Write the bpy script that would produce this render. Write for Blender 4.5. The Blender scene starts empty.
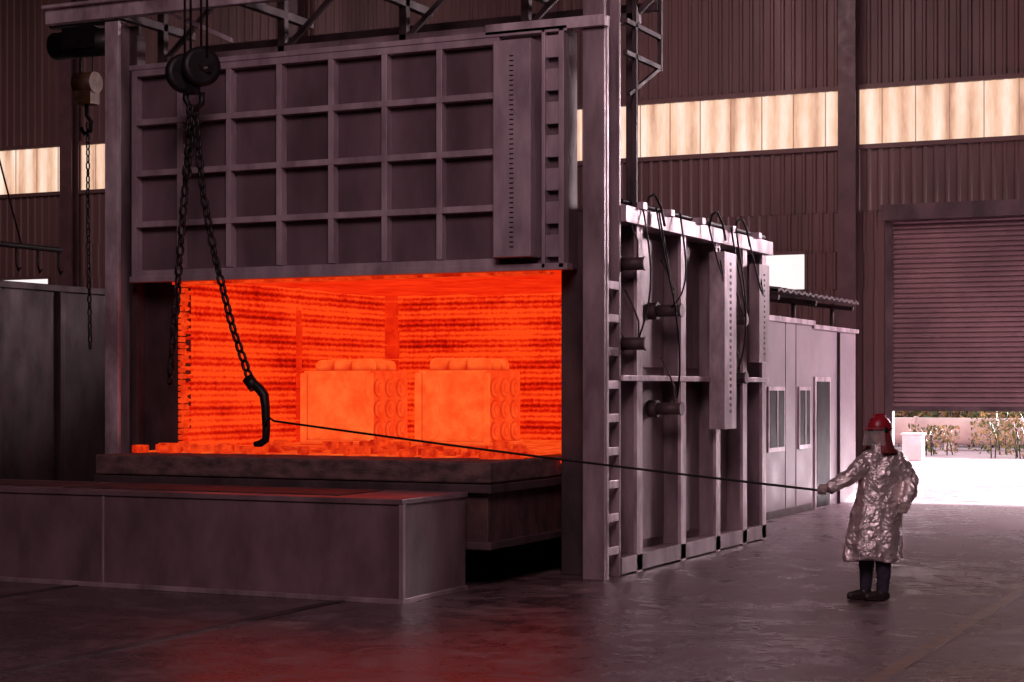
import bpy, math, random
from mathutils import Vector, Matrix, noise
random.seed(7)
SC=bpy.context.scene
try: SC.view_settings.view_transform='Standard'
except Exception as e: print(e)
TH=math.radians(25.1)

# ------------------------------------------------------------------ materials
def nodes(name):
    m=bpy.data.materials.new(name); m.use_nodes=True
    nt=m.node_tree; b=nt.nodes['Principled BSDF']
    return m,nt,b
def ramp(nt,fac,stops):
    r=nt.nodes.new('ShaderNodeValToRGB'); nt.links.new(fac,r.inputs['Fac'])
    e=r.color_ramp.elements
    while len(e)<len(stops): e.new(0.5)
    for i,(p,c) in enumerate(stops):
        e[i].position=p; e[i].color=(c[0],c[1],c[2],1) if not isinstance(c,(int,float)) else (c,c,c,1)
    return r.outputs['Color']
def coords(nt,scale=(1,1,1)):
    tc=nt.nodes.new('ShaderNodeTexCoord'); mp=nt.nodes.new('ShaderNodeMapping')
    mp.inputs['Scale'].default_value=scale
    nt.links.new(tc.outputs['Object'],mp.inputs['Vector']); return mp.outputs['Vector']
def noisen(nt,vec,scale,detail=6,rough=.6,dist=0):
    n=nt.nodes.new('ShaderNodeTexNoise'); n.inputs['Scale'].default_value=scale
    n.inputs['Detail'].default_value=detail; n.inputs['Roughness'].default_value=rough
    n.inputs['Distortion'].default_value=dist
    nt.links.new(vec,n.inputs['Vector']); return n.outputs['Fac']
def pbr(name,c1,c2=None,rough=.55,metal=0.,ns=2.,stretch=(1,1,1),bump=.0,bs=30.,rvar=.1,spec=.5):
    m,nt,b=nodes(name); v=coords(nt,stretch)
    c2=c2 or tuple(x*.6 for x in c1)
    f=noisen(nt,v,ns)
    nt.links.new(ramp(nt,f,[(.35,c2),(.65,c1)]),b.inputs['Base Color'])
    f2=noisen(nt,v,ns*2.3,4)
    nt.links.new(ramp(nt,f2,[(.3,rough-rvar),(.7,rough+rvar)]),b.inputs['Roughness'])
    b.inputs['Metallic'].default_value=metal
    b.inputs['Specular IOR Level'].default_value=spec
    if bump>0:
        f3=noisen(nt,v,bs,5); bp=nt.nodes.new('ShaderNodeBump'); bp.inputs['Strength'].default_value=bump
        bp.inputs['Distance'].default_value=.02
        nt.links.new(f3,bp.inputs['Height']); nt.links.new(bp.outputs['Normal'],b.inputs['Normal'])
    return m
def emis(name,c1,c2,strength,ns=2.,stretch=(1,1,1),base=(.05,.015,.01),lo=.35,hi=.65,ao=0,aocol=(.5,.006,.001)):
    m,nt,b=nodes(name); v=coords(nt,stretch); f=noisen(nt,v,ns)
    c=ramp(nt,f,[(lo,c2),(hi,c1)])
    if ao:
        a=nt.nodes.new('ShaderNodeAmbientOcclusion'); a.inputs['Distance'].default_value=ao; a.samples=8  # crease shade painted into the emission colour via occlusion
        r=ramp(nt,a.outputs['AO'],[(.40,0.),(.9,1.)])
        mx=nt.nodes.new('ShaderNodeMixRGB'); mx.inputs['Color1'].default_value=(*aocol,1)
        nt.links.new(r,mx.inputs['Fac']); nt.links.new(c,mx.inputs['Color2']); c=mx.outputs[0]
    nt.links.new(c,b.inputs['Emission Color'])
    b.inputs['Emission Strength'].default_value=strength
    b.inputs['Base Color'].default_value=(*base,1); b.inputs['Roughness'].default_value=.8
    b.inputs['Specular IOR Level'].default_value=.1
    return m
steel=pbr('painted_steel',(.42,.31,.345),(.16,.108,.125),.42,.2,2.2,(1,1,.3),.15,40)
steel_lt=pbr('worn_light_steel',(.76,.62,.67),(.30,.21,.245),.40,.25,3.5,(1,1,.35),.2,40)
steel_dk=pbr('sooty_steel',(.10,.06,.065),(.035,.021,.025),.6,.2,2.,(1,1,.5),.2,30)
panel=pbr('door_panel_steel',(.20,.13,.155),(.10,.062,.076),.5,.1,1.2,(1,1,.4),.1,30)
black=pbr('black_iron',(.02,.015,.017),(.008,.006,.007),.5,.4,6)
rust=pbr('rusty_plate',(.13,.06,.055),(.05,.027,.03),.65,.2,3,(1,2,1),.2)
wallm=pbr('corrugated_cladding',(.15,.08,.077),(.08,.042,.043),.5,.1,.5,(1,1,.2),.05,20)
shut=pbr('shutter_steel',(.20,.107,.115),(.13,.07,.077),.45,.2,.8)
cabm=pbr('cabin_panel',(.36,.27,.305),(.26,.19,.22),.5,0,.8)
yellow=pbr('yellow_hoist_paint',(.20,.10,.04),(.07,.035,.025),.5,.1,8)
concrete_out=pbr('outdoor_concrete',(.62,.53,.58),(.5,.41,.46),.8,0,.6)
leafm=pbr('leaf_green',(.12,.16,.04),(.04,.06,.02),.6,0,2)
leafy=pbr('leaf_dry',(.50,.34,.15),(.25,.15,.06),.6,0,2)
whitem=pbr('white_masonry',(.85,.80,.80),(.7,.62,.63),.8,0,3)
pipem=pbr('pipeline_paint',(.66,.52,.48),(.48,.35,.33),.6,0,1)
ceilm=pbr('roof_sheet',(.05,.03,.033),(.03,.018,.02),.7,0,1)
linem=pbr('faded_yellow_paint',(.20,.10,.055),(.08,.045,.038),.5,0,5)

def glaze():
    m,nt,b=nodes('translucent_daylight_sheet')
    f=noisen(nt,coords(nt,(1.2,1,.25)),1.0,5,.75)
    wv=nt.nodes.new('ShaderNodeTexWave'); wv.wave_type='BANDS'; wv.bands_direction='X'; wv.inputs['Scale'].default_value=.628; wv.inputs['Distortion'].default_value=.3
    nt.links.new(coords(nt),wv.inputs['Vector'])
    a=nt.nodes.new('ShaderNodeMath'); a.operation='MULTIPLY_ADD'; a.inputs[1].default_value=.22; nt.links.new(wv.outputs['Fac'],a.inputs[0]); nt.links.new(f,a.inputs[2])
    col=ramp(nt,a.outputs[0],[(.36,(.46,.23,.15)),(.58,(.88,.55,.37)),(.84,(1.,.88,.75))])
    nt.links.new(col,b.inputs['Emission Color']); b.inputs['Emission Strength'].default_value=1.
    b.inputs['Base Color'].default_value=(.2,.15,.13,1)
    return m
glz=glaze()

def hotwall(name,strength,dark,mid,bright,sc=4.):
    m,nt,b=nodes(name); v=coords(nt)
    w=nt.nodes.new('ShaderNodeTexWave'); w.wave_type='BANDS'; w.bands_direction='Z'
    w.inputs['Scale'].default_value=sc; w.inputs['Distortion'].default_value=1.6
    w.inputs['Detail'].default_value=3; w.inputs['Detail Scale'].default_value=3.
    nt.links.new(v,w.inputs['Vector'])
    w2=nt.nodes.new('ShaderNodeTexWave'); w2.wave_type='BANDS'; w2.bands_direction='Z'
    w2.inputs['Scale'].default_value=1.05; w2.inputs['Distortion'].default_value=.4; w2.inputs['Detail Scale'].default_value=4
    nt.links.new(v,w2.inputs['Vector'])
    f=noisen(nt,coords(nt,(4.5,4.5,1.0)),5,7,.8)
    g=noisen(nt,v,.9,2,.5)
    a=nt.nodes.new('ShaderNodeMath'); a.operation='MULTIPLY_ADD'; a.inputs[1].default_value=.22
    nt.links.new(w.outputs['Fac'],a.inputs[0])
    c=nt.nodes.new('ShaderNodeMath'); c.operation='MULTIPLY'; c.inputs[1].default_value=.85
    nt.links.new(f,c.inputs[0]); nt.links.new(c.outputs[0],a.inputs[2])
    d=nt.nodes.new('ShaderNodeMath'); d.operation='MULTIPLY_ADD'; d.inputs[1].default_value=.20
    nt.links.new(w2.outputs['Fac'],d.inputs[0]); nt.links.new(a.outputs[0],d.inputs[2])
    e=nt.nodes.new('ShaderNodeMath'); e.operation='MULTIPLY_ADD'; e.inputs[1].default_value=.5
    nt.links.new(g,e.inputs[0]); nt.links.new(d.outputs[0],e.inputs[2])
    nt.links.new(ramp(nt,e.outputs[0],[(.60,dark),(.80,mid),(1.0,bright)]),b.inputs['Emission Color'])
    b.inputs['Emission Strength'].default_value=strength
    b.inputs['Base Color'].default_value=(.04,.01,.006,1); b.inputs['Roughness'].default_value=.9; b.inputs['Specular IOR Level'].default_value=.1
    return m
hot=hotwall('glowing_fibre_lining',1.,(.22,.0016,.0006),(.74,.010,.0018),(1.,.065,.007))
hotceil=emis('glowing_roof_lining',(1.,.035,.005),(.75,.013,.002),.95,2.5)
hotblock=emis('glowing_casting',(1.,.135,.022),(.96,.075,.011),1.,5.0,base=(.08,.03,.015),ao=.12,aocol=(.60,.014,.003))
hotblock2=emis('glowing_casting_side',(.98,.085,.013),(.85,.038,.006),1.,5.0,base=(.08,.03,.015),ao=.12,aocol=(.50,.010,.002))  # dimmer copy for side faces, face shading put into the colour
hotbrick=emis('glowing_brick',(1.,.06,.008),(.45,.007,.001),.95,8)
hotbed=emis('glowing_hearth_bed',(1.,.11,.014),(.65,.014,.002),1.,5)
hearth=pbr('hearth_refractory',(.19,.10,.095),(.06,.033,.035),.9,0,5,(1,1,2),.5,25)

def floormat():
    m,nt,b=nodes('worn_concrete_floor'); v=coords(nt)
    f=noisen(nt,v,.35,8,.65,.5); f2=noisen(nt,v,2.2,8,.7,1.)
    mx=nt.nodes.new('ShaderNodeMath'); mx.operation='ADD'; nt.links.new(f,mx.inputs[0]); nt.links.new(f2,mx.inputs[1])
    hf=nt.nodes.new('ShaderNodeMath'); hf.operation='MULTIPLY'; hf.inputs[1].default_value=.5; nt.links.new(mx.outputs[0],hf.inputs[0])
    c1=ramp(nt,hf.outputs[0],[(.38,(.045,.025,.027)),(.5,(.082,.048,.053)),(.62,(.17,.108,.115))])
    c2=ramp(nt,hf.outputs[0],[(.38,(.30,.22,.25)),(.5,(.48,.37,.41)),(.62,(.64,.54,.58))])  # paler set mixed in toward the gate, daylight painted into floor colour
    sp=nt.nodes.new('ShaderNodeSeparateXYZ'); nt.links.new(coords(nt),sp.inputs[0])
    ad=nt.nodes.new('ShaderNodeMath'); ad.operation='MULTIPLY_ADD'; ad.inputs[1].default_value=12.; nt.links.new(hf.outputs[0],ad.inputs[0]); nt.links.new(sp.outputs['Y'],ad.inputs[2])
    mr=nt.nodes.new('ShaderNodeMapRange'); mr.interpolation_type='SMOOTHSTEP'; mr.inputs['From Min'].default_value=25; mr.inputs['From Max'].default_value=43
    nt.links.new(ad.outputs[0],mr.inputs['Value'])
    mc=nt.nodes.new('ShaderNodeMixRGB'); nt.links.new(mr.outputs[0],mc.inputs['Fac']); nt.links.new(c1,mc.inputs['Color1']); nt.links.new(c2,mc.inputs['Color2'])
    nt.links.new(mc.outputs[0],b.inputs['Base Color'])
    nt.links.new(ramp(nt,hf.outputs[0],[(.4,.16),(.6,.48)]),b.inputs['Roughness'])
    f3=noisen(nt,v,5,7,.72)
    b1=nt.nodes.new('ShaderNodeBump'); b1.inputs['Strength'].default_value=.36; b1.inputs['Distance'].default_value=.018
    nt.links.new(f3,b1.inputs['Height'])
    b2=nt.nodes.new('ShaderNodeBump'); b2.inputs['Strength'].default_value=.28; b2.inputs['Distance'].default_value=.03
    nt.links.new(f2,b2.inputs['Height']); nt.links.new(b1.outputs['Normal'],b2.inputs['Normal'])
    nt.links.new(b2.outputs['Normal'],b.inputs['Normal'])
    return m
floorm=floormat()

# ------------------------------------------------------------------ mesh builder
class MB:
    def __init__(s): s.v=[]; s.f=[]; s.m=[]; s.s=[]
    def add(s,vs,fs,m=0,sm=False):
        o=len(s.v); s.v+= [tuple(p) for p in vs]
        for f in fs: s.f.append(tuple(i+o for i in f)); s.m.append(m); s.s.append(sm)
    def box(s,x0,x1,y0,y1,z0,z1,m=0):
        vs=[(x,y,z) for x in(x0,x1) for y in(y0,y1) for z in(z0,z1)]
        s.add(vs,[(0,1,3,2),(4,6,7,5),(0,4,5,1),(2,3,7,6),(0,2,6,4),(1,5,7,3)],m)
    def beam(s,p0,p1,w,h,m=0):
        p0=Vector(p0);p1=Vector(p1);d=(p1-p0).normalized()
        up=Vector((0,0,1)) if abs(d.z)<.95 else Vector((0,1,0))
        a=d.cross(up).normalized()*w/2; b=a.cross(d).normalized()*h/2
        vs=[p+sa*a+sb*b for p in(p0,p1) for sa,sb in((-1,-1),(1,-1),(1,1),(-1,1))]
        s.add(vs,[(3,2,1,0),(4,5,6,7),(0,1,5,4),(1,2,6,5),(2,3,7,6),(3,0,4,7)],m)
    def tube(s,pts,r,n=10,m=0,closed=False,caps=True,sm=True):
        pts=[Vector(p) for p in pts]; N=len(pts)
        rs=r if isinstance(r,(list,tuple)) else [r]*N
        tang=[]
        for i in range(N):
            a=pts[(i-1)%N] if (closed or i>0) else pts[i]
            b=pts[(i+1)%N] if (closed or i<N-1) else pts[i]
            tang.append((b-a).normalized())
        t=tang[0]; up=Vector((0,0,1)) if abs(t.z)<.9 else Vector((1,0,0))
        x=t.cross(up).normalized(); vs=[]
        for i in range(N):
            t=tang[i]; x=(x-t*x.dot(t)).normalized(); y=t.cross(x)
            for k in range(n):
                a=2*math.pi*k/n; vs.append(pts[i]+(x*math.cos(a)+y*math.sin(a))*rs[i])
        fs=[]
        for i in range(N if closed else N-1):
            j=(i+1)%N
            for k in range(n):
                l=(k+1)%n; fs.append((i*n+k,i*n+l,j*n+l,j*n+k))
        s.add(vs,fs,m,sm)
        if caps and not closed:
            o=len(s.v)-N*n
            s.f.append(tuple(o+k for k in range(n-1,-1,-1))); s.m.append(m); s.s.append(False)
            s.f.append(tuple(o+(N-1)*n+k for k in range(n))); s.m.append(m); s.s.append(False)
    def cyl(s,p0,p1,r,r1=None,n=20,m=0): s.tube([p0,p1],[r,r if r1 is None else r1],n,m)
    def ell(s,c,r,n=16,k=10,m=0,rot=None):
        c=Vector(c); r=(r,r,r) if isinstance(r,(int,float)) else r
        vs=[Vector((0,0,r[2]))]
        for i in range(1,k):
            p=math.pi*i/k
            for j in range(n):
                a=2*math.pi*j/n; vs.append(Vector((r[0]*math.sin(p)*math.cos(a),r[1]*math.sin(p)*math.sin(a),r[2]*math.cos(p))))
        vs.append(Vector((0,0,-r[2])))
        if rot: vs=[rot@q for q in vs]
        vs=[q+c for q in vs]; fs=[]
        for j in range(n): fs.append((0,1+j,1+(j+1)%n))
        for i in range(k-2):
            for j in range(n):
                a=1+i*n+j;b=1+i*n+(j+1)%n; fs.append((a,a+n,b+n,b))
        L=len(vs)-1
        for j in range(n): fs.append((L,1+(k-2)*n+(j+1)%n,1+(k-2)*n+j))
        s.add(vs,fs,m,True)
    def limb(s,pts,rs,m=0,n=14):
        s.tube(pts,rs,n,m)
        for p,r in zip(pts,rs): s.ell(p,r*1.0,n,8,m)
    def chain(s,pts,L,W,r,m=0):
        pts=[Vector(p) for p in pts]; seg=[(pts[i+1]-pts[i]).length for i in range(len(pts)-1)]
        tot=sum(seg); pitch=L-2*r*1.15; n=max(2,int(tot/pitch))
        def at(d):
            for i,l in enumerate(seg):
                if d<=l or i==len(seg)-1: return pts[i]+(pts[i+1]-pts[i])*(d/l),(pts[i+1]-pts[i]).normalized()
                d-=l
        for i in range(n):
            c,t=at((i+.5)*tot/n); ref=Vector((.3,1,0)).normalized(); a=t.cross(ref).normalized(); b=t.cross(a)
            w=a if i%2 else b
            w=(w+ (b if i%2 else a)*random.uniform(-.25,.25)).normalized()
            path=[]; hr=W/2-r; hl=L/2-r-hr
            for q in range(5): 
                an=math.pi*q/4; path.append(c+t*(hl+hr*math.sin(an))+w*hr*math.cos(an))
            for q in range(5):
                an=math.pi*q/4; path.append(c-t*(hl+hr*math.sin(an))-w*hr*math.cos(an))
            s.tube(path,r,6,m,closed=True)
    def corr(s,x0,x1,z0,z1,y,per=.25,dep=.035,m=0,axis='x'):
        xs=[];n=max(1,round((x1-x0)/per)); p=(x1-x0)/n
        for i in range(n):
            b=x0+i*p; xs+= [(b,0),(b+.55*p,0),(b+.68*p,dep),(b+.88*p,dep)]
        xs.append((x1,0)); vs=[]
        for x,d in xs:
            for z in(z0,z1): vs.append((x,y-d,z) if axis=='x' else (y-d,x,z))
        fs=[(2*i,2*i+2,2*i+3,2*i+1) for i in range(len(xs)-1)]
        s.add(vs,fs,m)
    def build(s,name,mats,parent=None,bevel=0,loc=None):
        me=bpy.data.meshes.new(name); me.from_pydata(s.v,[],s.f); me.update()
        for mt in mats: me.materials.append(mt)
        me.polygons.foreach_set('material_index',s.m); me.polygons.foreach_set('use_smooth',s.s)
        ob=bpy.data.objects.new(name,me); SC.collection.objects.link(ob)
        if parent: ob.parent=parent
        if bevel:
            b=ob.modifiers.new('bevel','BEVEL'); b.width=bevel; b.segments=2; b.limit_method='ANGLE'; b.angle_limit=math.radians(50)
        return ob
def empty(name,loc=(0,0,0)):
    e=bpy.data.objects.new(name,None); SC.collection.objects.link(e); e.location=loc; return e
def remesh(ob,vox,sm=4):
    r=ob.modifiers.new('remesh','REMESH'); r.mode='VOXEL'; r.voxel_size=vox; r.use_smooth_shade=True
    s=ob.modifiers.new('smooth','SMOOTH'); s.iterations=sm; s.factor=.5

# ------------------------------------------------------------------ shell
WX0,WX1,WY0,WY1,H=-42,12,-12,39.9,14
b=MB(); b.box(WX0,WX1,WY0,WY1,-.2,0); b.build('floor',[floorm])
b=MB(); b.box(WX0,WX1,WY0,WY1+.3,H,H+.2); b.build('ceiling',[ceilm])
GX0,GX1,GZ=-9.2,-3.0,5.8
b=MB()
for x0,x1 in((WX0,-38),(-33,-14.0),(-11.25,GX0-.15),(GX1+.15,WX1)): b.corr(x0,x1,4.3,5.15,WY1)
for x0,x1 in((WX0,GX0-.15),(GX1+.15,WX1)):
    b.corr(x0,x1,0,4.3,WY1); b.corr(x0,x1,5.15,6.05,WY1)
b.corr(WX0,WX1,6.05,7.55,WY1); b.corr(WX0,WX1,8.8,H,WY1)
for z in (7.5,8.85): b.box(WX0,WX1,WY1-.1,WY1+.05,z-.05,z+.05)
b.box(WX0,WX1,WY1+.1,WY1+.16,8.9,H); b.box(WX0,WX1,WY1+.1,WY1+.16,6.1,7.5); b.box(WX0,WX1,WY1+.02,WY1+.16,5.9,6.12)
for x0,x1 in((WX0,GX0-.15),(GX1+.15,WX1)): b.box(x0,x1,WY1+.1,WY1+.16,0,4.25)
for x0,x1 in((WX0,-38),(-33,-14.0),(-11.25,GX0-.15),(GX1+.15,WX1)): b.box(x0,x1,WY1+.1,WY1+.16,4.2,5.2)
for x0,x1 in((WX0,GX0-.15),(GX1+.15,WX1)): b.box(x0,x1,WY1+.05,WY1+.16,5.15,6.0)
b.build('wall_back',[wallm])
b=MB(); b.corr(WY0,WY1,0,H,WX0+.05,.5,.04,0,'y'); b.box(WX0-.1,WX0,WY0,WY1,0,H); b.build('wall_left',[wallm])
b=MB(); b.box(WX1,WX1+.1,WY0,WY1,0,H); b.build('wall_right',[wallm])
b=MB(); b.box(WX0,WX1,WY0-.1,WY0,0,H); b.build('wall_front',[wallm])
cols=[-39.4,-32.1,-24.8,-17.5,-10.2,-2.0,5.3]
b=MB(); ex=[WX0]+cols+[WX1]
for i in range(len(ex)-1):
    b.corr(ex[i]+.18,ex[i+1]-.18,7.55,8.8,WY1+.02,.25,.035,0)
    x=ex[i]+.7
    while x<ex[i+1]-.4: b.box(x-.01,x+.01,WY1-.03,WY1-.01,7.55,8.8,1); x+=.75
for x in cols: b.box(x-.18,x+.18,WY1-.03,WY1+.05,7.55,8.8,2)
b.build('window_1',[glz,emis('backlit_glazing_bar',(.46,.25,.17),(.34,.18,.12),1.,3),wallm])  # bars get their own emission to look lit through by the windows
for nm,x0,x1 in(('window_2',-14,-11.25),('window_3',-38,-33)):
    b=MB(); b.box(x0,x1,WY1,WY1+.04,4.3,5.15,0)
    b.box(x0,x1,WY1-.06,WY1,4.25,4.32,1); b.box(x0,x1,WY1-.06,WY1,5.12,5.2,1)
    k=x0
    while k<=x1+.01: b.box(k-.03,k+.03,WY1-.06,WY1,4.3,5.15,1); k+=(x1-x0)/2
    b.build(nm,[emis('daylight_glass_'+nm,(1,.93,.92),(.95,.85,.85),1.1,1),wallm])
for x in cols:
    b=MB(); y=WY1-.45
    b.box(x-.2,x+.2,y,y+.03,0,H); b.box(x-.2,x+.2,y+.31,y+.34,0,H); b.box(x-.015,x+.015,y+.03,y+.31,0,H)
    b.build('trim_column' if x==cols[0] else 'trim_column.%03d'%cols.index(x),[pbr('column_paint%d'%cols.index(x),(.10,.05,.055),None,.5)])
for i,y in enumerate((14,26,34)):
    b=MB(); b.box(WX0,WX1,y-.1,y+.1,13.7,14); b.box(WX0,WX1,y-.08,y+.08,12.2,12.4)
    x=WX0
    while x<WX1-2:
        b.beam((x,y,12.3),(x+1,y,13.8),.1,.1); b.beam((x+1,y,13.8),(x+2,y,12.3),.1,.1); x+=2
    b.build('roof_truss' if i==0 else 'roof_truss.%03d'%i,[steel_dk])
b=MB(); z=1.63; DY=WY1-.2
while z<GZ-.02:
    y=DY; p=.11
    b.add([(GX0,y,z),(GX1,y,z),(GX0,y-.035,z+.02),(GX1,y-.035,z+.02),(GX0,y-.045,z+.055),(GX1,y-.045,z+.055),(GX0,y-.03,z+.09),(GX1,y-.03,z+.09),(GX0,y,z+p),(GX1,y,z+p)],
          [(0,1,3,2),(2,3,5,4),(4,5,7,6),(6,7,9,8)],0,True); z+=p
b.box(GX0,GX1,DY-.04,DY+.04,1.55,1.65,1)
b.box(GX0-.16,GX0,DY-.12,DY+.06,0,6.0,1); b.box(GX1,GX1+.16,DY-.12,DY+.06,0,6.0,1)
b.box(GX0-.2,GX1+.2,DY-.35,DY+.06,5.78,6.12,1)
b.box(GX0,GX1,DY+.02,DY+.05,1.6,6.0,1)
b.build('door_1',[shut,steel_dk])

# ------------------------------------------------------------------ outdoors
b=MB(); b.box(-45,25,WY1,75,-.2,-.01); b.build('outdoor_ground',[concrete_out])
b=MB(); b.cyl((-30,60,.62),(15,60,.62),.45,n=28)
for x in range(-28,15,4):
    b.box(x-.15,x+.15,59.7,60.3,-.01,.25,1); b.cyl((x-1.2,60,.62),(x-1.1,60,.62),.5,n=28)
b.build('pipeline',[pipem,whitem])
b=MB(); b.box(-30,15,66,66.2,-.01,2.6); b.build('boundary_wall',[pbr('boundary_wall_paint',(.30,.24,.24),(.2,.15,.15),.8,0,1)])
def shrub(name,cx,cy,w,d,h,n,mats,s=.12):
    b=MB()
    for i in range(max(6,int(w*4))):
        x=cx+random.uniform(-w,w)/2;y=cy+random.uniform(-d,d)/2
        b.tube([(x,y,-.01),(x+random.uniform(-.1,.1),y,h*.5),(x+random.uniform(-.2,.2),y,h*.95)],[.02,.015,.006],5,2)
    for i in range(n):
        c=Vector((cx+random.uniform(-w,w)/2,cy+random.uniform(-d,d)/2,random.uniform(.02,1)**.7*h))
        u=Vector((random.gauss(0,1),random.gauss(0,1),random.gauss(0,1))).normalized(); v=u.orthogonal().normalized()
        l=s*random.uniform(.6,1.4)
        b.add([c-u*l,c+v*l*.4,c+u*l,c-v*l*.4],[(0,1,2,3)],0 if random.random()<.55 else 1)
    b.build(name,mats)
shrub('hedge',-10,63.5,26,1.6,1.9,5200,[leafm,leafy,black],.2)
shrub('shrub',-8.6,54,2.8,1.0,1.1,750,[leafm,leafy,black],.07)
shrub('shrub.001',-11.6,55.5,1.4,1.0,.9,300,[leafm,leafy,black],.08)
shrub('shrub.002',-6.4,53,1.6,.8,.8,300,[leafm,leafy,black],.07)
shrub('shrub.003',-9.6,57,2.4,.8,1.5,650,[leafm,leafy,black],.07)
b=MB(); x,y=-11.25,51; b.box(x-.28,x+.28,y-.2,y+.2,-.01,.72); b.box(x-.32,x+.32,y-.24,y+.24,.72,.78)
b.build('masonry_post',[whitem],bevel=.02)

# ------------------------------------------------------------------ furnace
F=empty('bogie_hearth_furnace')
FX0,FX1,FY0,FY1,FZ=-13.5,-7.45,18.1,23.7,4.0
b=MB()
b.box(FX0,-12.98,FY0,FY0+.25,0,FZ,1); b.box(-7.88,FX1,FY0,FY0+.25,0,FZ,1); b.box(-12.98,-7.88,FY0,FY0+.25,3.42,FZ,1)
b.box(FX0,-13.2,FY0+.25,FY1,0,FZ); b.box(FX1-.2,FX1,FY0+.25,FY1,0,FZ)
b.box(FX0,FX1,FY1-.2,FY1,0,FZ); b.box(FX0,FX1,FY0,FY1,FZ,FZ+.05,1)
b.build('shell',[steel,steel_dk],F,.01)
def hotgrid(name,o,u,v,nrm,lu,lv,nu,nv,amp,mat,joint=None):
    o,u,v,nrm=map(Vector,(o,u,v,nrm)); vs=[];fs=[]
    for i in range(nu+1):
        for j in range(nv+1):
            a=lu*i/nu;c=lv*j/nv
            p=o+u*a+v*c
            w=c+.02*noise.noise(p*2.0)
            d=amp*abs(math.sin(math.pi*w/.095))+amp*.9*noise.noise(p*6)+.03*noise.noise(p*1.7)
            if joint and abs(a-joint)<.05: d+=.05
            vs.append(p+nrm*d)
    for i in range(nu):
        for j in range(nv):
            a=i*(nv+1)+j; fs.append((a,a+nv+1,a+nv+2,a+1))
    b=MB(); b.add(vs,fs,0,True); return b.build(name,[mat],F)
hotgrid('lining_left',(-13.0,FY0+.02,1.2),(0,1,0),(0,0,1),(1,0,0),5.3,2.25,150,120,.035,hot,2.7)
hotgrid('lining_back',(-13.0,23.4,1.2),(1,0,0),(0,0,1),(0,-1,0),5.15,2.25,150,120,.035,hot)
hotgrid('lining_right',(-7.86,FY0+.02,1.2),(0,1,0),(0,0,1),(-1,0,0),5.3,2.25,60,100,.03,hot)
hotgrid('lining_roof',(-13.05,FY0,3.42),(1,0,0),(0,1,0),(0,0,-1),5.2,5.4,60,60,.012,hotceil)
b=MB(); z=1.2
while z<3.38:
    w=random.uniform(.10,.16); b.box(-12.96,-12.86+w*.5,23.2,23.36,z,z+.20); 
    if z<2.95: b.box(-12.96,-12.93+w*.3,20.73,20.80,z,z+.2)
    z+=.215
b.build('lining_pilaster',[emis('glowing_corner_brick',(.95,.03,.004),(.65,.01,.002),.95,5)],F,.02)
b=MB()
z=1.35
while z<3.35:
    w=random.uniform(.02,.09); b.box(-12.98,-12.98+w,FY0-.03,FY0+.1,z,z+.06); z+=.075
b.build('jamb_bricks',[hotbrick],F,.008)

b=MB()
b.box(-13.86,-13.66,17.78,17.84,0,6.56,1); b.box(-13.58,-13.50,17.95,18.12,0,6.4,2); b.box(-13.86,-13.60,18.12,18.18,0,6.56,2); b.box(-13.78,-13.74,17.84,18.12,0,6.56,0)
b.box(-7.47,-7.22,17.74,17.80,0,8.5,0); b.box(-7.47,-7.22,18.18,18.22,0,8.5,0); b.box(-7.37,-7.33,17.8,18.18,0,8.5,0)
z=.25
while z<3.3:
    b.box(-7.24,-7.215,17.8,18.2,z,z+.09,1); z+=.36
b.box(-7.25,-7.21,17.80,17.85,0,6.0,1); b.box(-7.25,-7.21,18.15,18.2,0,6.0,0)
b.box(-14.75,-6.9,17.74,17.86,6.60,6.80,1); b.box(-14.75,-6.9,17.66,17.94,6.78,6.82,1)
b.box(-8.6,-7.18,17.66,17.80,5.93,6.05,1)
b.box(-13.6,-7.2,18.7,18.8,6.15,6.27,0); b.box(-13.6,-7.2,19.3,19.4,6.4,6.5,2)
for x in(-13.7,-11.9,-10.2,-8.6,-7.3):
    b.box(x-.05,x+.05,18.7,18.8,FZ,6.9,2); b.beam((x,18.75,6.2),(x+.8,18.75,6.9),.06,.06,2)
    b.beam((x,17.8,6.65),(x,19.4,6.65),.1,.1,2)
b.box(-13.8,-7.2,18.1,18.2,6.9,7.05,2)
b.beam((-13.6,18.1,6.9),(-12.2,18.1,6.25),.05,.05,1)
b.build('lifting_frame',[steel,steel_lt,steel_dk],F,.006)

b=MB(); x0,x1,z0,z1=-13.38,-8.48,3.36,5.95
b.box(x0,-7.66,17.80,18.04,z0,z1,0)
b.box(x0,x0+.07,17.68,17.8,z0,z1,1)
for i in range(1,8):
    x=x0+(x1-x0)*i/7; b.box(x-.035,x+.035,17.68,17.8,z0+.13,z1-.1,1)
for i in range(0,5):
    z=z0+.06+(z1-z0-.12)*i/4; h=.06 if i in(0,4) else .035
    b.box(x0+.07,x1+.04,17.675,17.8,z-h,z+h,1)
b.box(x0-.02,-7.62,17.66,17.82,z0-.02,z0+.05,1)
b.box(x0-.02,-7.62,17.66,17.82,z1-.04,z1+.02,1)
b.box(-8.42,-7.98,17.50,17.8,z0+.12,z1-.12,1)
for k in range(40):
    z=z0+.22+k*.053; b.box(-8.23,-8.18,17.494,17.502,z,z+.014,2)
b.box(-7.92,-7.88,17.66,17.8,z0,z1,1); b.box(-7.72,-7.66,17.66,17.8,z0,z1,1)
for k in range(7): b.box(-7.9,-7.7,17.70,17.73,z0+.12+k*.36,z0+.36+k*.36,1)
doorst=pbr('door_stiffener_steel',(.54,.42,.47),(.28,.20,.235),.45,.2,2.6,(1,1,.35),.15,40)
b.build('furnace_door',[panel,doorst,black],F,.006)
b=MB(); b.box(-12.9,-7.95,17.84,18.06,z0-.05,z0-.02); b.build('door_lining',[hotbrick],F)

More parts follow.
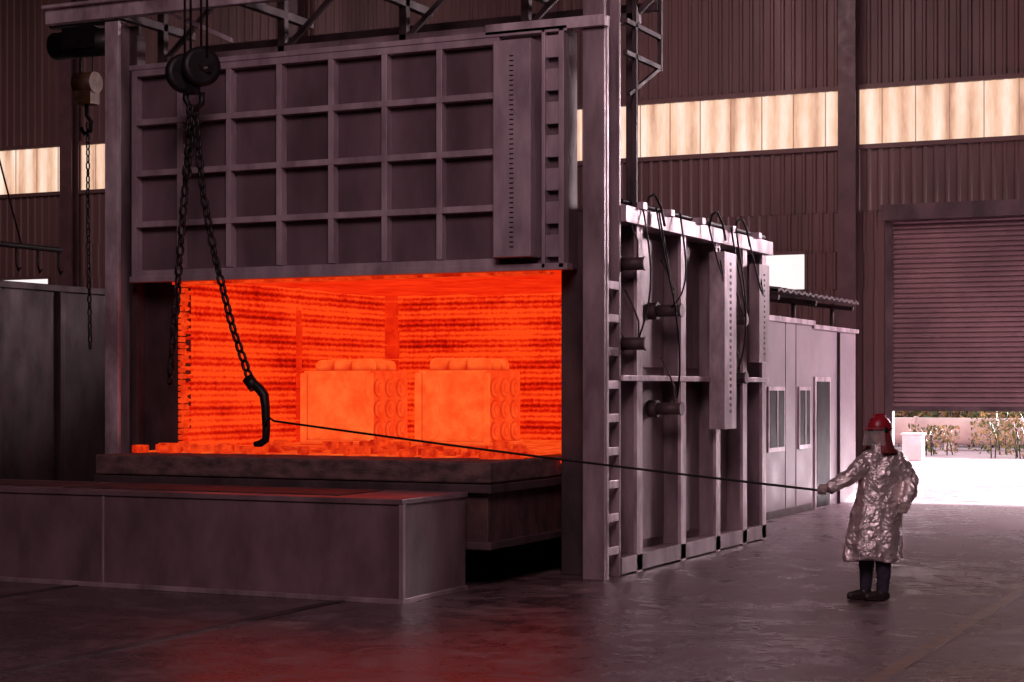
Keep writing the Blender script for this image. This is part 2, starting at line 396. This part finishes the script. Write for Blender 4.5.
b=MB(); ys=[18.75,20.2,21.5,22.6,23.45]
for y in ys:
    b.box(-7.24,-7.20,y-.09,y+.09,0,4.0,1); b.box(-7.45,-7.24,y-.015,y+.015,0,4.0,0)
b.box(-7.45,-7.15,18.2,23.7,3.88,4.06,1); b.box(-7.45,-7.18,18.2,23.6,2.14,2.2,1); b.box(-7.45,-7.2,18.2,23.6,0.02,.2,0)
for i in range(4):
    y0,y1=ys[i],ys[i+1]; b.box(-7.45,-7.41,y0+.15,y1-.15,.3,2.05,0); b.box(-7.45,-7.41,y0+.15,y1-.15,2.3,3.8,0)
b.box(-7.2,-7.0,21.15,21.62,1.55,3.75,1); b.box(-7.19,-7.05,22.75,23.2,2.4,3.7,0)
for k in range(24): b.box(-7.002,-6.996,21.35,21.42,1.75+k*.08,1.79+k*.08,2)
for k in range(16): b.box(-7.06,-7.045,22.95,23.0,2.5+k*.07,2.53+k*.07,2)
for y in(18.6,19.5,20.6,21.8,22.9): b.box(-7.5,-7.1,y,y+.12,4.05,4.13,1); 
b.tube([(-7.25,18.3,4.12),(-7.25,23.6,4.12)],.03,8,2)
b.build('side_framing',[steel,steel_lt,black],F,.006)
b=MB()
for y,z in((18.42,3.43),(18.45,2.55),(19.6,2.96),(19.6,1.82),(22.05,2.94),(22.05,2.19)):
    b.cyl((-7.45,y,z),(-7.3,y,z),.10,n=24); b.cyl((-7.3,y,z),(-7.02,y,z),.07,n=24); b.cyl((-7.02,y,z),(-7.0,y,z),.08,n=24,m=1)
    b.tube([(-7.1,y,z),(-7.1,y,z+.25),(-7.2,y+.05,z+.45),(-7.3,y+.1,z+.6)],.012,8)
b.build('burners',[steel_dk,steel],F)
b=MB()
def cable(p,q,sag,r=.011):
    p,q=Vector(p),Vector(q); pts=[]
    for i in range(13):
        t=i/12; c=p.lerp(q,t); c.z-=sag*4*t*(1-t); c.x+=.12*math.sin(math.pi*t); pts.append(c)
    b.tube(pts,r,8)
for p,q,s in(((-7.15,18.7,4.1),(-7.1,18.45,2.6),.1),((-7.1,19.0,4.1),(-7.1,19.6,3.1),.6),((-7.1,19.1,4.05),(-7.1,19.7,1.95),.3),((-7.1,19.8,4.1),(-7.1,19.5,3.0),.2),((-7.1,20.8,4.1),(-7.1,21.2,3.8),.5),((-7.1,21.7,4.1),(-7.1,22.1,3.1),.5),((-7.1,21.9,4.1),(-7.1,22.0,2.3),.2),((-7.1,22.4,4.1),(-7.1,22.9,3.7),.6)):
    cable(p,q,s)
for y in(18.8,21.0,22.0):
    b.tube([(-7.15,y,4.05),(-7.12,y+.02,4.2),(-7.1,y+.15,4.25),(-7.08,y+.3,4.12),(-7.05,y+.35,3.9)],.015,8)
b.build('cables',[black],F)
b=MB()
for z in(5.75,6.1,6.6): b.beam((-7.2,18.3,z),(-7.2,19.4,z),.05,.05)
b.beam((-7.2,19.4,5.72),(-7.2,19.4,7.2),.05,.05); b.beam((-7.2,18.6,4.0),(-7.2,18.6,7.2),.05,.05)
b.beam((-7.2,18.4,5.3),(-7.2,19.4,5.75),.04,.04)
b.build('access_guardrail',[steel_dk],F)

# bogie car
B=empty('bogie_hearth_car')
b=MB()
b.box(-12.96,-7.95,16.45,23.3,1.08,1.30,0)
b.build('hearth_slab',[hearth],B,.02)
b=MB(); vs=[];fs=[]; n=90; x0,x1=-12.93,-8.0
for i in range(n+1):
    x=x0+(x1-x0)*i/n; yf=17.35+.22*noise.noise(Vector((x*1.7,3,0)))+.12*noise.noise(Vector((x*6,9,0)))
    for q,(y,z) in enumerate(((yf,1.30),(yf+.03,1.315),(yf+.4,1.325+.02*noise.noise(Vector((x*4,1,1)))),(23.28,1.32))): vs.append((x,y,z))
for i in range(n):
    for q in range(3): a=4*i+q; fs.append((a,a+4,a+5,a+1))
b.add(vs,fs,0,True); b.build('hearth_bed',[hotbed],B)
b=MB()
b.box(-12.9,-8.0,16.5,23.3,.42,1.08,0)
b.box(-12.96,-7.93,16.42,23.3,.98,1.07,1); b.box(-12.96,-7.93,16.42,23.3,.40,.48,1)
for x in(-12.5,-11.5,-10.5,-9.5,-8.5): b.box(x-.04,x+.04,16.43,16.5,.48,.98,1)
for x in(-12.0,-8.8):
    for y in(16.95,18.4,19.9,21.4,22.7):
        b.cyl((x-.08,y,.25),(x+.08,y,.25),.238,n=24,m=2); b.box(x-.15,x+.15,y-.12,y+.12,.3,.42,2)
b.build('chassis',[rust,steel_dk,black],B,.01)
b=MB()
for i in range(95):
    x=random.uniform(-12.9,-8.05); y=random.uniform(17.3,17.95); s=random.uniform(.03,.085)
    b.box(x-s,x+s,y-.05,y+.05,1.30,1.33+random.uniform(.02,.08),0)
for i in range(16):
    x=random.uniform(-12.7,-8.1); y=random.uniform(18.0,19.2); s=random.uniform(.05,.1)
    b.box(x-s,x+s,y-.06,y+.06,1.31,1.36+random.uniform(.02,.10),0)
for x in(-12.9,-12.5,-9.05,-8.35,-8.2): b.box(x-.08,x+.08,17.15,17.28,1.30,1.39,0)
b.build('edge_bricks',[hotbrick],B,.01)

def casting(name,cx,cy,s,zb,ht,seed):
    b=MB(); h=s/2; z1=zb+ht; rnd=random.Random(seed)
    zt=z1-.15
    vs=[(x,y,z) for x in(cx-h,cx+h) for y in(cy-h,cy+h) for z in(zb,zt)]
    b.add(vs,[(2,3,7,6),(0,2,6,4),(1,5,7,3),(0,4,5,1)],0); b.add(vs,[(0,1,3,2),(4,6,7,5)],1)
    # ring of thick-walled barrel lobes on the top face
    for i in range(3):
        for j in range(3):
            x=cx+(i-1)*s*.27; y=cy+(j-1)*s*.27; e=rnd.uniform(-.012,.012)
            b.tube([(x,y,zt-.02),(x,y,zt+.09+e),(x,y,zt+.135+e),(x,y,zt+.15+e)],[s*.165,s*.16,s*.135,s*.09],28)
    for k in range(3):
        o=(k-1)*s*.30
        for q in range(3):
            z=zb+.19+q*.27
            for rr,dp in((.115,.03),(.06,.05)):
                b.tube([(cx+h-.01,cy+o,z),(cx+h+dp,cy+o,z)],[rr,rr*.9],24,1)
                b.tube([(cx+o,cy-h+.01,z),(cx+o,cy-h-dp*.35,z)],[rr,rr*.9],24,0)
    b.box(cx-h-.03,cx+h+.03,cy-h-.03,cy+h+.03,zb,zb+.06)
    for sx in(-1,1): b.box(cx+sx*h-.05,cx+sx*h+.02 if sx>0 else cx-h+.05,cy-h-.02,cy-h+.05,zb,zt-.03,0)
    return b.build(name,[hotblock,hotblock2],None,.02)
casting('forging_block',-11.70,20.2,.98,1.33,1.10,1)
casting('forging_block.001',-10.10,20.3,.96,1.33,1.10,2)

# ------------------------------------------------------------------ foreground steel box
b=MB()
b.box(-15.2,-8.16,14.94,16.3,.03,.98,0); b.box(-15.22,-8.14,14.92,16.32,.95,1.0,0)
b.box(-15.22,-8.14,14.92,16.32,.0,.05,1)
b.box(-11.68,-11.65,14.93,14.94,.05,.95,1); b.box(-8.18,-8.13,14.92,14.97,.05,.95,1)
b.box(-12.4,-9.0,15.2,16.1,1.0,1.012,2); b.box(-14.9,-12.6,15.3,16.1,1.0,1.01,2)
b.build('steel_apron_box',[pbr('box_steel',(.26,.165,.185),(.12,.072,.083),.42,.15,1.4,(1,1,.5),.12,20),steel,rust],None,.008)
for i,x in enumerate((-8.8,-12.0)):
    b=MB(); b.box(x-.035,x+.035,0,23,0,.012); b.box(x-.12,x-.06,0,23,0,.004)
    b.build('floor_rail' if i==0 else 'floor_rail.001',[steel_dk])
b=MB(); b.box(-3.08,-2.95,4,36,0,.003); b.build('floor_marking_line',[linem])

b=MB(); b.box(-22,-17.5,17,24,0,3.56,0); b.box(-22.05,-17.44,16.95,24.05,3.5,3.6,0)
for y in(17.1,18.5,19.9,21.3,22.7): b.box(-17.5,-17.42,y,y+.1,0,3.5,0)
b.build('adjacent_furnace_casing',[steel_dk],None,.01)
b=MB(); b.cyl((-15,15.2,3.83),(-15,18.35,3.83),.035,n=12)
for y in(15.6,16.3,17,17.5,17.9,18.3):
    b.tube([(-15,y,3.82),(-15,y,3.6),(-15,y+.04,3.52),(-15,y+.08,3.56)],.014,6)
for y in(15.5,17.6): b.tube([(-15,y,3.83),(-15,16.5,6.6)],.012,6)
b.tube([(-15,16.5,6.6),(-15,16.5,13.7)],.015,6)
b.build('hanging_spreader_bar',[black])
b=MB(); cx,cy=-15.9,20.0
b.box(cx-.28,cx+.28,cy-.2,cy+.2,6.75,7.05,0); b.cyl((cx-.55,cy,6.85),(cx+.5,cy,6.85),.19,n=20); b.box(cx-.6,cx+.6,cy-.07,cy+.07,7.1,7.3,0)
b.box(cx-.14,cx+.14,cy-.1,cy+.1,6.0,6.4,1); b.cyl((cx-.16,cy,6.3),(cx+.16,cy,6.3),.15,n=20,m=1)
b.tube([(cx,cy,6.0),(cx,cy,5.85),(cx+.09,cy,5.75),(cx+.07,cy,5.63),(cx-.04,cy,5.6),(cx-.1,cy,5.68)],.03,8)
for dx in(-.1,.1): b.tube([(cx+dx,cy,6.3),(cx+dx,cy,6.8)],.012,6)
b.chain([(cx+.02,cy,5.75),(cx+.02,cy,4.6),(cx+.06,cy,2.6)],.12,.07,.012); b.tube([(cx,cy,7.3),(cx,cy,13.7)],.03,6)
b.build('chain_hoist',[black,yellow])

# ------------------------------------------------------------------ crane pulley with lifting chains
b=MB(); Y=16.6
for dx in(-.11,.11):
    c=Vector((-11.72+dx,Y,5.62+(.03 if dx>0 else -.03))); ax=Vector((.85,-.53,0)).normalized()
    b.tube([c-ax*.05,c-ax*.04,c+ax*.04,c+ax*.05],[.17,.22,.22,.17],28); b.cyl(c-ax*.08,c+ax*.08,.05,n=12)
    b.tube([c+Vector((0,0,.1)),c+Vector((0,0,3)),c+Vector((0,0,8.1))],.014,6)
    b.tube([c+Vector((.08,0,.1)),c+Vector((.08,0,8.1))],.014,6)
b.cyl((-11.95,Y,5.62),(-11.49,Y,5.62),.045,n=12)
b.beam((-11.72,Y,5.75),(-11.72,Y,5.35),.12,.12)
b.tube([(-11.80,Y,5.5),(-11.82,Y,5.3),(-11.76,Y,5.2),(-11.68,Y,5.18),(-11.6,Y,5.24),(-11.6,Y,5.36)],.035,8)
b.chain([(-11.75,Y,5.22),(-11.80,Y,4.6),(-11.92,Y,3.3),(-12.03,Y,2.1)],.15,.105,.018)
b.chain([(-11.70,Y,5.22),(-11.66,Y,4.85)],.15,.105,.018)
b.chain([(-11.66,Y,4.85),(-11.58,Y,4.2),(-11.42,Y,3.5),(-11.2,Y,2.75),(-10.96,Y,2.15)],.15,.105,.018)
b.chain([(-11.70,Y-.05,5.0),(-11.76,Y-.05,4.4)],.15,.105,.018)
b.tube([(-10.98,Y,2.19),(-10.93,Y,2.12),(-10.84,Y,2.05),(-10.78,Y,1.98),(-10.76,Y,1.85),(-10.75,Y,1.6),(-10.76,Y,1.49),(-10.83,Y,1.45),(-10.9,Y,1.44)],[.035,.05,.055,.055,.05,.045,.045,.04,.03],10)
b.tube([(-10.99,Y,2.17),(-10.9,Y,2.06)],.07,8)
b.build('crane_hook_block',[black])

# ------------------------------------------------------------------ site cabin
b=MB(); X=-8.23
b.box(-12,X,25.2,29.55,0,3.15,0); b.box(-12,X-.03,29.55,32.6,0,3.1,0)
b.box(-12.05,X+.05,25.15,29.6,3.12,3.2,1); b.box(-12.05,X+.02,29.6,32.65,3.07,3.14,1)
for y in(26.3,27.95,28.55): b.box(X,X+.008,y,y+.015,0,3.12,3)
for y0,y1 in((27.0,27.8),(28.72,29.3)):
    b.box(X,X+.03,y0-.05,y1+.05,1.05,2.08,1); b.box(X+.02,X+.035,y0,y1,1.12,2.02,2); b.box(X+.03,X+.045,(y0+y1)/2-.02,(y0+y1)/2+.02,1.12,2.02,1)
b.box(X-.04,X,29.75,30.75,0,2.25,1); b.box(X-.02,X+.008,29.83,30.67,0.02,2.17,2)
b.box(X-.04,X+.02,31.3,31.32,0,3.05,3)
b.box(X,X+.03,25.2,29.55,0,.12,3)
b.build('site_cabin',[cabm,steel_lt,pbr('dark_window_glass',(.02,.013,.016),None,.6,0,1,spec=.08),steel_dk],None,.005)  # window glass is plain dark and nearly matte
b=MB(); n=30
vs=[];fs=[]
for i in range(n+1):
    y=27.3+(32.4-27.3)*i/n; d=.04 if i%2 else 0
    vs+=[(-12,y,4.1+d),(-8.15,y,3.62+d),(-8.15,y,3.58+d),(-12,y,4.06+d)]
for i in range(n):
    a=4*i; fs+=[(a,a+4,a+5,a+1),(a+1,a+5,a+6,a+2),(a+2,a+6,a+7,a+3)]
b.add(vs,fs)
for y in(27.5,29.7,32.2): b.beam((-12,y,4.0),(-8.2,y,3.5),.08,.08); b.cyl((-8.6,y,3.1),(-8.6,y,3.6),.04,n=8)
b.build('canopy_roof',[steel_dk])

# ------------------------------------------------------------------ worker
W=empty('foundry_worker',(-4.23,17.19,0)); W.rotation_euler=(0,0,TH)
def silver():
    m,nt,b=nodes('aluminized_fabric'); v=coords(nt)
    f=noisen(nt,v,7,3,.5,1.2); ff=noisen(nt,v,22,4,.6,.6)
    b1=nt.nodes.new('ShaderNodeBump'); b1.inputs['Strength'].default_value=.6; b1.inputs['Distance'].default_value=.02; nt.links.new(ff,b1.inputs['Height'])
    b2=nt.nodes.new('ShaderNodeBump'); b2.inputs['Strength'].default_value=.85; b2.inputs['Distance'].default_value=.06; nt.links.new(f,b2.inputs['Height']); nt.links.new(b1.outputs['Normal'],b2.inputs['Normal'])
    nt.links.new(b2.outputs['Normal'],b.inputs['Normal'])
    g=noisen(nt,v,9,5,.7)
    nt.links.new(ramp(nt,g,[(.35,(.62,.52,.52)),(.65,(.95,.85,.83))]),b.inputs['Base Color'])
    b.inputs['Metallic'].default_value=.68; b.inputs['Roughness'].default_value=.32
    return m
silv=silver()
skin=pbr('skin',(.42,.20,.13),(.34,.15,.10),.5,0,10)
redp=pbr('red_helmet',(.40,.015,.03),(.25,.01,.02),.35,0,6)
glove=pbr('work_glove',(.42,.33,.31),(.24,.17,.17),.7,0,20)
trous=pbr('dark_trousers',(.05,.035,.06),(.025,.02,.035),.8,0,12,bump=.4,bs=15)
boot=pbr('boot_leather',(.03,.02,.02),None,.45,0,12)
b=MB(); prof=[(.39,.04,0,.285,.215),(.5,.045,0,.275,.21),(.7,.06,0,.26,.195),(.9,.085,0,.235,.175),(1.02,.10,0,.215,.16),(1.2,.12,0,.215,.155),(1.32,.13,0,.215,.145),(1.40,.13,0,.185,.125),(1.455,.125,0,.11,.095),(1.52,.115,0,.075,.075)]
def interp(z):
    for i in range(len(prof)-1):
        a,c=prof[i],prof[i+1]
        if a[0]<=z<=c[0]:
            t=(z-a[0])/(c[0]-a[0]); return [a[k]+(c[k]-a[k])*t for k in range(5)]
    return prof[-1]
NS,NR=72,48; vs=[];fs=[]
for i in range(NR+1):
    z=.39+(1.52-.39)*i/NR; _,cx,cy,rx,ry=interp(z); hem=max(0,(1.0-z)/.6)
    for k in range(NS):
        a=2*math.pi*k/NS
        f=1+.055*hem*math.sin(6*a+z*2)+.03*hem*math.sin(11*a+1)+.05*noise.noise(Vector((math.cos(a)*1.6,math.sin(a)*1.6,z*5)))
        zz=z+(.02*math.sin(3*a+1) if i==0 else 0)
        vs.append((cx+rx*f*math.cos(a),cy+ry*f*math.sin(a),zz))
for i in range(NR):
    for k in range(NS):
        l=(k+1)%NS; fs.append((i*NS+k,i*NS+l,(i+1)*NS+l,(i+1)*NS+k))
fs.append(tuple(range(NS-1,-1,-1))); fs.append(tuple(NR*NS+k for k in range(NS)))
b.add(vs,fs)
b.limb([(.02,-.02,1.37),(-.09,-.07,1.30),(-.19,-.12,1.21),(-.29,-.15,1.16),(-.38,-.17,1.11)],[.098,.092,.082,.072,.064])
b.limb([(.26,.0,1.365),(.35,.0,1.27),(.415,-.01,1.16),(.39,-.07,1.06),(.34,-.13,.97)],[.095,.088,.08,.072,.062])
b.ell((.05,-.13,1.36),(.05,.02,.08)); 
co=b.build('coat',[silv],W); remesh(co,.011,3)
tx=bpy.data.textures.new('crumple','CLOUDS'); tx.noise_scale=.09
d=co.modifiers.new('crumple','DISPLACE'); d.texture=tx; d.strength=.035; d.mid_level=.5
b=MB(); pts=[]
for i in range(20):
    z=.42+i*.052; _,cx,cy,rx,ry=interp(z); a=math.radians(235); pts.append((cx+(rx*1.03)*math.cos(a),cy+(ry*1.05)*math.sin(a),z))
b.tube(pts,.008,6); b.build('coat_seam',[silv],W)
b=MB()
b.limb([(.02,.03,.80),(-.02,.02,.48),(-.005,.06,.28),(-.01,.07,.10)],[.11,.085,.07,.056])
b.limb([(.12,-.04,.80),(.13,-.06,.48),(.14,-.05,.28),(.13,-.04,.10)],[.11,.085,.073,.06])
b.ell((.07,0,.85),(.17,.13,.12))
remesh(b.build('trousers',[trous],W),.011,4)
b=MB()
for ax,ay in((-.01,.07),(.13,-.04)):
    dx,dy=-.94,-.34
    b.limb([(ax,ay,.16),(ax,ay,.075)],[.058,.055]); b.limb([(ax-.03*dx,ay-.03*dy,.052),(ax+.09*dx,ay+.09*dy,.048),(ax+.17*dx,ay+.17*dy,.042)],[.050,.048,.041])
    c=Vector((ax+.07*dx,ay+.07*dy,.012)); b.ell(c,(.145,.05,.012),20,6,0,Matrix.Rotation(math.atan2(dy,dx),3,'Z'))
remesh(b.build('boots',[boot],W),.008,3)
fd=Vector((-.88,-.47,0)).normalized(); sd=Vector((-fd.y,fd.x,0)); hc=Vector((.105,-.01,1.635))
R=Matrix((sd,fd,Vector((0,0,1)))).transposed()
def toL(p): return hc+R@Vector(p)
b=MB(); vs=[];n,k=40,30
def g(x,z,cx,cz,s): return math.exp(-((x-cx)**2+(z-cz)**2)/(s*s))
def hp(p,a):
    x=.073*math.sin(p)*math.cos(a); y=.093*math.sin(p)*math.sin(a); z=.115*math.cos(p)
    if z<-.03: x*=1-.28*min(1,(-z-.03)/.08)
    if y>0:
        y+=.028*g(x,z,0,-.018,.014)+.014*g(x,z,0,.004,.012)-.012*g(x,z,.03,.012,.016)-.012*g(x,z,-.03,.012,.016)
        y+=.008*g(x,z,.0,.03,.03)+.008*g(x*.6,z,0,-.055,.01)+.012*g(x,z,0,-.09,.022)+.004*g(x,z,.04,-.02,.02)+.004*g(x,z,-.04,-.02,.02)
    return (x,y,z)
vs=[toL(hp(0,0))]
for i in range(1,k):
    for j in range(n): vs.append(toL(hp(math.pi*i/k,2*math.pi*j/n)))
vs.append(toL(hp(math.pi,0))); fs=[(0,1+j,1+(j+1)%n) for j in range(n)]
for i in range(k-2):
    for j in range(n):
        a=1+i*n+j;c=1+i*n+(j+1)%n; fs.append((a,a+n,c+n,c))
L=len(vs)-1
for j in range(n): fs.append((L,1+(k-2)*n+(j+1)%n,1+(k-2)*n+j))
b.add(vs,fs,0,True)
for s in(-1,1):
    b.ell(toL((s*.03,.082,.012)),.012,10,8,1); b.ell(toL((s*.03,.0925,.012)),.005,8,6,2)
    b.ell(toL((s*.077,0,-.002)),(.010,.018,.03),10,8,0,R)
    b.tube([toL((s*.015,.096,.03)),toL((s*.03,.094,.035)),toL((s*.045,.083,.03))],.004,6,2)
b.tube([toL((-.022,.092,-.053)),toL((0,.100,-.051)),toL((.022,.092,-.053))],.005,6,3)
b.tube([toL((0,-.02,-.07)),toL((0,-.03,-.17))],[.055,.06],16,0)
b.ell(toL((0,-.02,.005)),(.078,.088,.09),16,10,2,R)
b.build('head',[skin,whitem,black,pbr('lips',(.35,.10,.09),None,.5)],W)
b=MB(); vs=[];fs=[]; n,k=36,12
for i in range(k+1):
    p=(math.pi*.5)*i/k
    for j in range(n):
        a=2*math.pi*j/n; vs.append(toL((.105*math.sin(p)*math.cos(a),.125*math.sin(p)*math.sin(a)-.005,.035+.13*math.cos(p))))
for i in range(k):
    for j in range(n): a=i*n+j;c=i*n+(j+1)%n; fs.append((a,a+n,c+n,c))
b.add(vs,fs,0,True)
vs=[];fs=[]
for j in range(n):
    a=2*math.pi*j/n; e=.055 if math.sin(a)>0.2 else .015
    for q,(rr,zz) in enumerate(((0,.045),(e,.03),(e,.024),(0,.035))):
        vs.append(toL(((.104+rr*.6)*math.cos(a),(.124+rr)*math.sin(a)-.005,zz)))
for j in range(n):
    l=(j+1)%n
    for q in range(4): r=(q+1)%4; fs.append((4*j+q,4*l+q,4*l+r,4*j+r))
b.add(vs,fs,0,True)
b.tube([toL((0,-.10,.13)),toL((0,-.05,.165)),toL((0,.04,.168)),toL((0,.10,.12))],.012,8)
for s in(-1,1): b.ell(toL((s*.108,.01,.02)),(.012,.03,.03),12,8,1,R)
b.build('helmet',[redp,black],W)
m,nt,bs=nodes('clear_visor'); bs.inputs['Base Color'].default_value=(.9,.85,.85,1); bs.inputs['Roughness'].default_value=.15; bs.inputs['Alpha'].default_value=.22
visor=m
b=MB(); vs=[];fs=[]; n=16
for j in range(n+1):
    a=math.radians(15+150*j/n)
    for z,e in((.04,.02),(-.04,.03),(-.13,.045)): vs.append(toL(((.105+e)*math.cos(a),(.125+e)*math.sin(a),z)))
for j in range(n):
    for q in range(2): a=3*j+q; fs.append((a,a+3,a+4,a+1))
b.add(vs,fs,0,True); b.build('face_shield',[visor],W)
b=MB(); vs=[];fs=[]; n=32
for j in range(n+1):
    a=math.radians(150+240*j/n)
    for z,e in((.03,0),(-.06,.008),(-.14,.03),(-.20,.07)): vs.append(toL(((.103+e)*math.cos(a)*(1+.03*math.sin(9*a)),(.12+e)*math.sin(a),z)))
for j in range(n):
    for q in range(3): a=4*j+q; fs.append((a,a+4,a+5,a+1))
b.add(vs,fs,0,True); o=b.build('neck_shroud',[pbr('red_shroud',(.22,.03,.035),(.12,.02,.025),.6,0,8)],W); so=o.modifiers.new('t','SOLIDIFY'); so.thickness=.006
rodH=Vector((-.466,-.15,1.07)); ra=Vector((-.921,.377,.103)).normalized(); rs=ra.cross(Vector((0,0,1))).normalized(); ru=rs.cross(ra)
if rs.y>0: rs=-rs
if ru.z<0: ru=-ru
def hl(a,s,u): return rodH+ra*a+rs*s+ru*u
b=MB()
b.limb([Vector((-.37,-.165,1.115)),hl(-.04,-.01,.035),hl(.02,-.012,.036)],[.036,.034,.030])
b.limb([hl(-.03,.012,.032),hl(.028,.012,.032)],[.024,.022])
for i,(a,l) in enumerate(((.036,.95),(.014,1.05),(-.008,1.),(-.03,.82))):
    b.limb([hl(a,.005,.034),hl(a,.030,.024),hl(a,.034*l,-.006),hl(a,.018*l,-.028),hl(a,-.004,-.029*l)],[.0125,.0125,.0115,.0105,.0095],n=10)
b.limb([hl(-.03,-.02,.02),hl(.0,-.034,.004),hl(.028,-.028,-.016),hl(.042,-.012,-.024)],[.016,.014,.0125,.011],n=10)
remesh(b.build('hand_gripping',[glove],W),.0045,2)
b=MB(); o=Vector((.325,-.15,.94)); dn=Vector((-.25,-.2,-.95)).normalized(); sx=Vector((.8,-.6,0)).normalized(); nn=dn.cross(sx)
def h2(a,s,u): return o+dn*a+sx*s+nn*u
b.limb([h2(-.03,0,0),h2(.03,-.012,0)],[.036,.03]); b.limb([h2(.0,.012,0),h2(.04,.02,0)],[.03,.024])
for i,(s,l) in enumerate(((-.032,.85),(-.011,1.),(.011,1.05),(.033,.95))):
    b.limb([h2(.045,s,0),h2(.045+.03*l,s,.008),h2(.045+.05*l,s,.028),h2(.045+.052*l,s,.048)],[.0125,.0115,.0105,.0095],n=10)
b.limb([h2(.0,.035,.0),h2(.03,.052,.015),h2(.055,.05,.03)],[.015,.0135,.012],n=10)
remesh(b.build('hand_relaxed',[glove],W),.0045,2)
def toW(p): 
    p=Vector(p); return Vector((-4.23+p.x*math.cos(TH)-p.y*math.sin(TH),17.19+p.x*math.sin(TH)+p.y*math.cos(TH),p.z))
h=toW(rodH); e=Vector((-10.62,16.55,1.70)); dr=(e-h).normalized()
b=MB(); pts=[h-dr*.10]
for i in range(13):
    t=i/12; p=h.lerp(e,t); p.z-=.02*math.sin(math.pi*t); pts.append(p)
pts+=[e+Vector((-.05,0,.03)),e+Vector((-.09,0,0)),e+Vector((-.10,0,-.05))]
b.tube(pts,.0125,10); b.tube([h-dr*.1,h-dr*.07],.02,10)
b.build('long_pull_rod',[black])

# ------------------------------------------------------------------ lights
def area(name,loc,tgt,size,power,col):
    l=bpy.data.lights.new(name,'AREA'); l.size=size; l.energy=power; l.color=col
    o=bpy.data.objects.new(name,l); SC.collection.objects.link(o); o.location=loc
    o.rotation_euler=(Vector(tgt)-Vector(loc)).to_track_quat('-Z','Y').to_euler(); return o
mv=(1.,.69,.76)
area('added_area_light',(-2,4,11),(-9,18,3),5,950,mv)  # unseen fill added high near the camera to brighten the furnace front
area('added_area_light.001',(0,37,7),(-5,27,0),3,1800,(1,.78,.86))  # unseen light added out of view at right for floor sheen and rim
area('added_area_light.002',(-13,30,13),(-14,39,5),5,620,(1,.66,.68))  # unseen fill added to lift the back wall
area('added_area_light.003',(-30,30,13),(-30,39,5),5,450,(1,.66,.68))  # unseen fill added for the left part of the back wall
sun=bpy.data.lights.new('sun','SUN'); sun.energy=45; sun.angle=.02; sun.color=(1,.86,.92)
so=bpy.data.objects.new('sun',sun); SC.collection.objects.link(so)
so.rotation_euler=Vector((-.25,-1,-.20)).to_track_quat('-Z','Y').to_euler(); so.location=(0,60,30)
w=bpy.data.worlds.new('world'); SC.world=w; w.use_nodes=True
w.node_tree.nodes['Background'].inputs['Color'].default_value=(1.,.84,.9,1); w.node_tree.nodes['Background'].inputs['Strength'].default_value=1.4

# ------------------------------------------------------------------ camera
cd=bpy.data.cameras.new('camera'); cam=bpy.data.objects.new('camera',cd); SC.collection.objects.link(cam)
cam.location=(0,0,2.06); cam.rotation_euler=(math.pi/2,0,TH)
cd.sensor_width=36; cd.lens=1787/1024*36; cd.shift_y=47/1024; cd.clip_end=300
SC.camera=cam
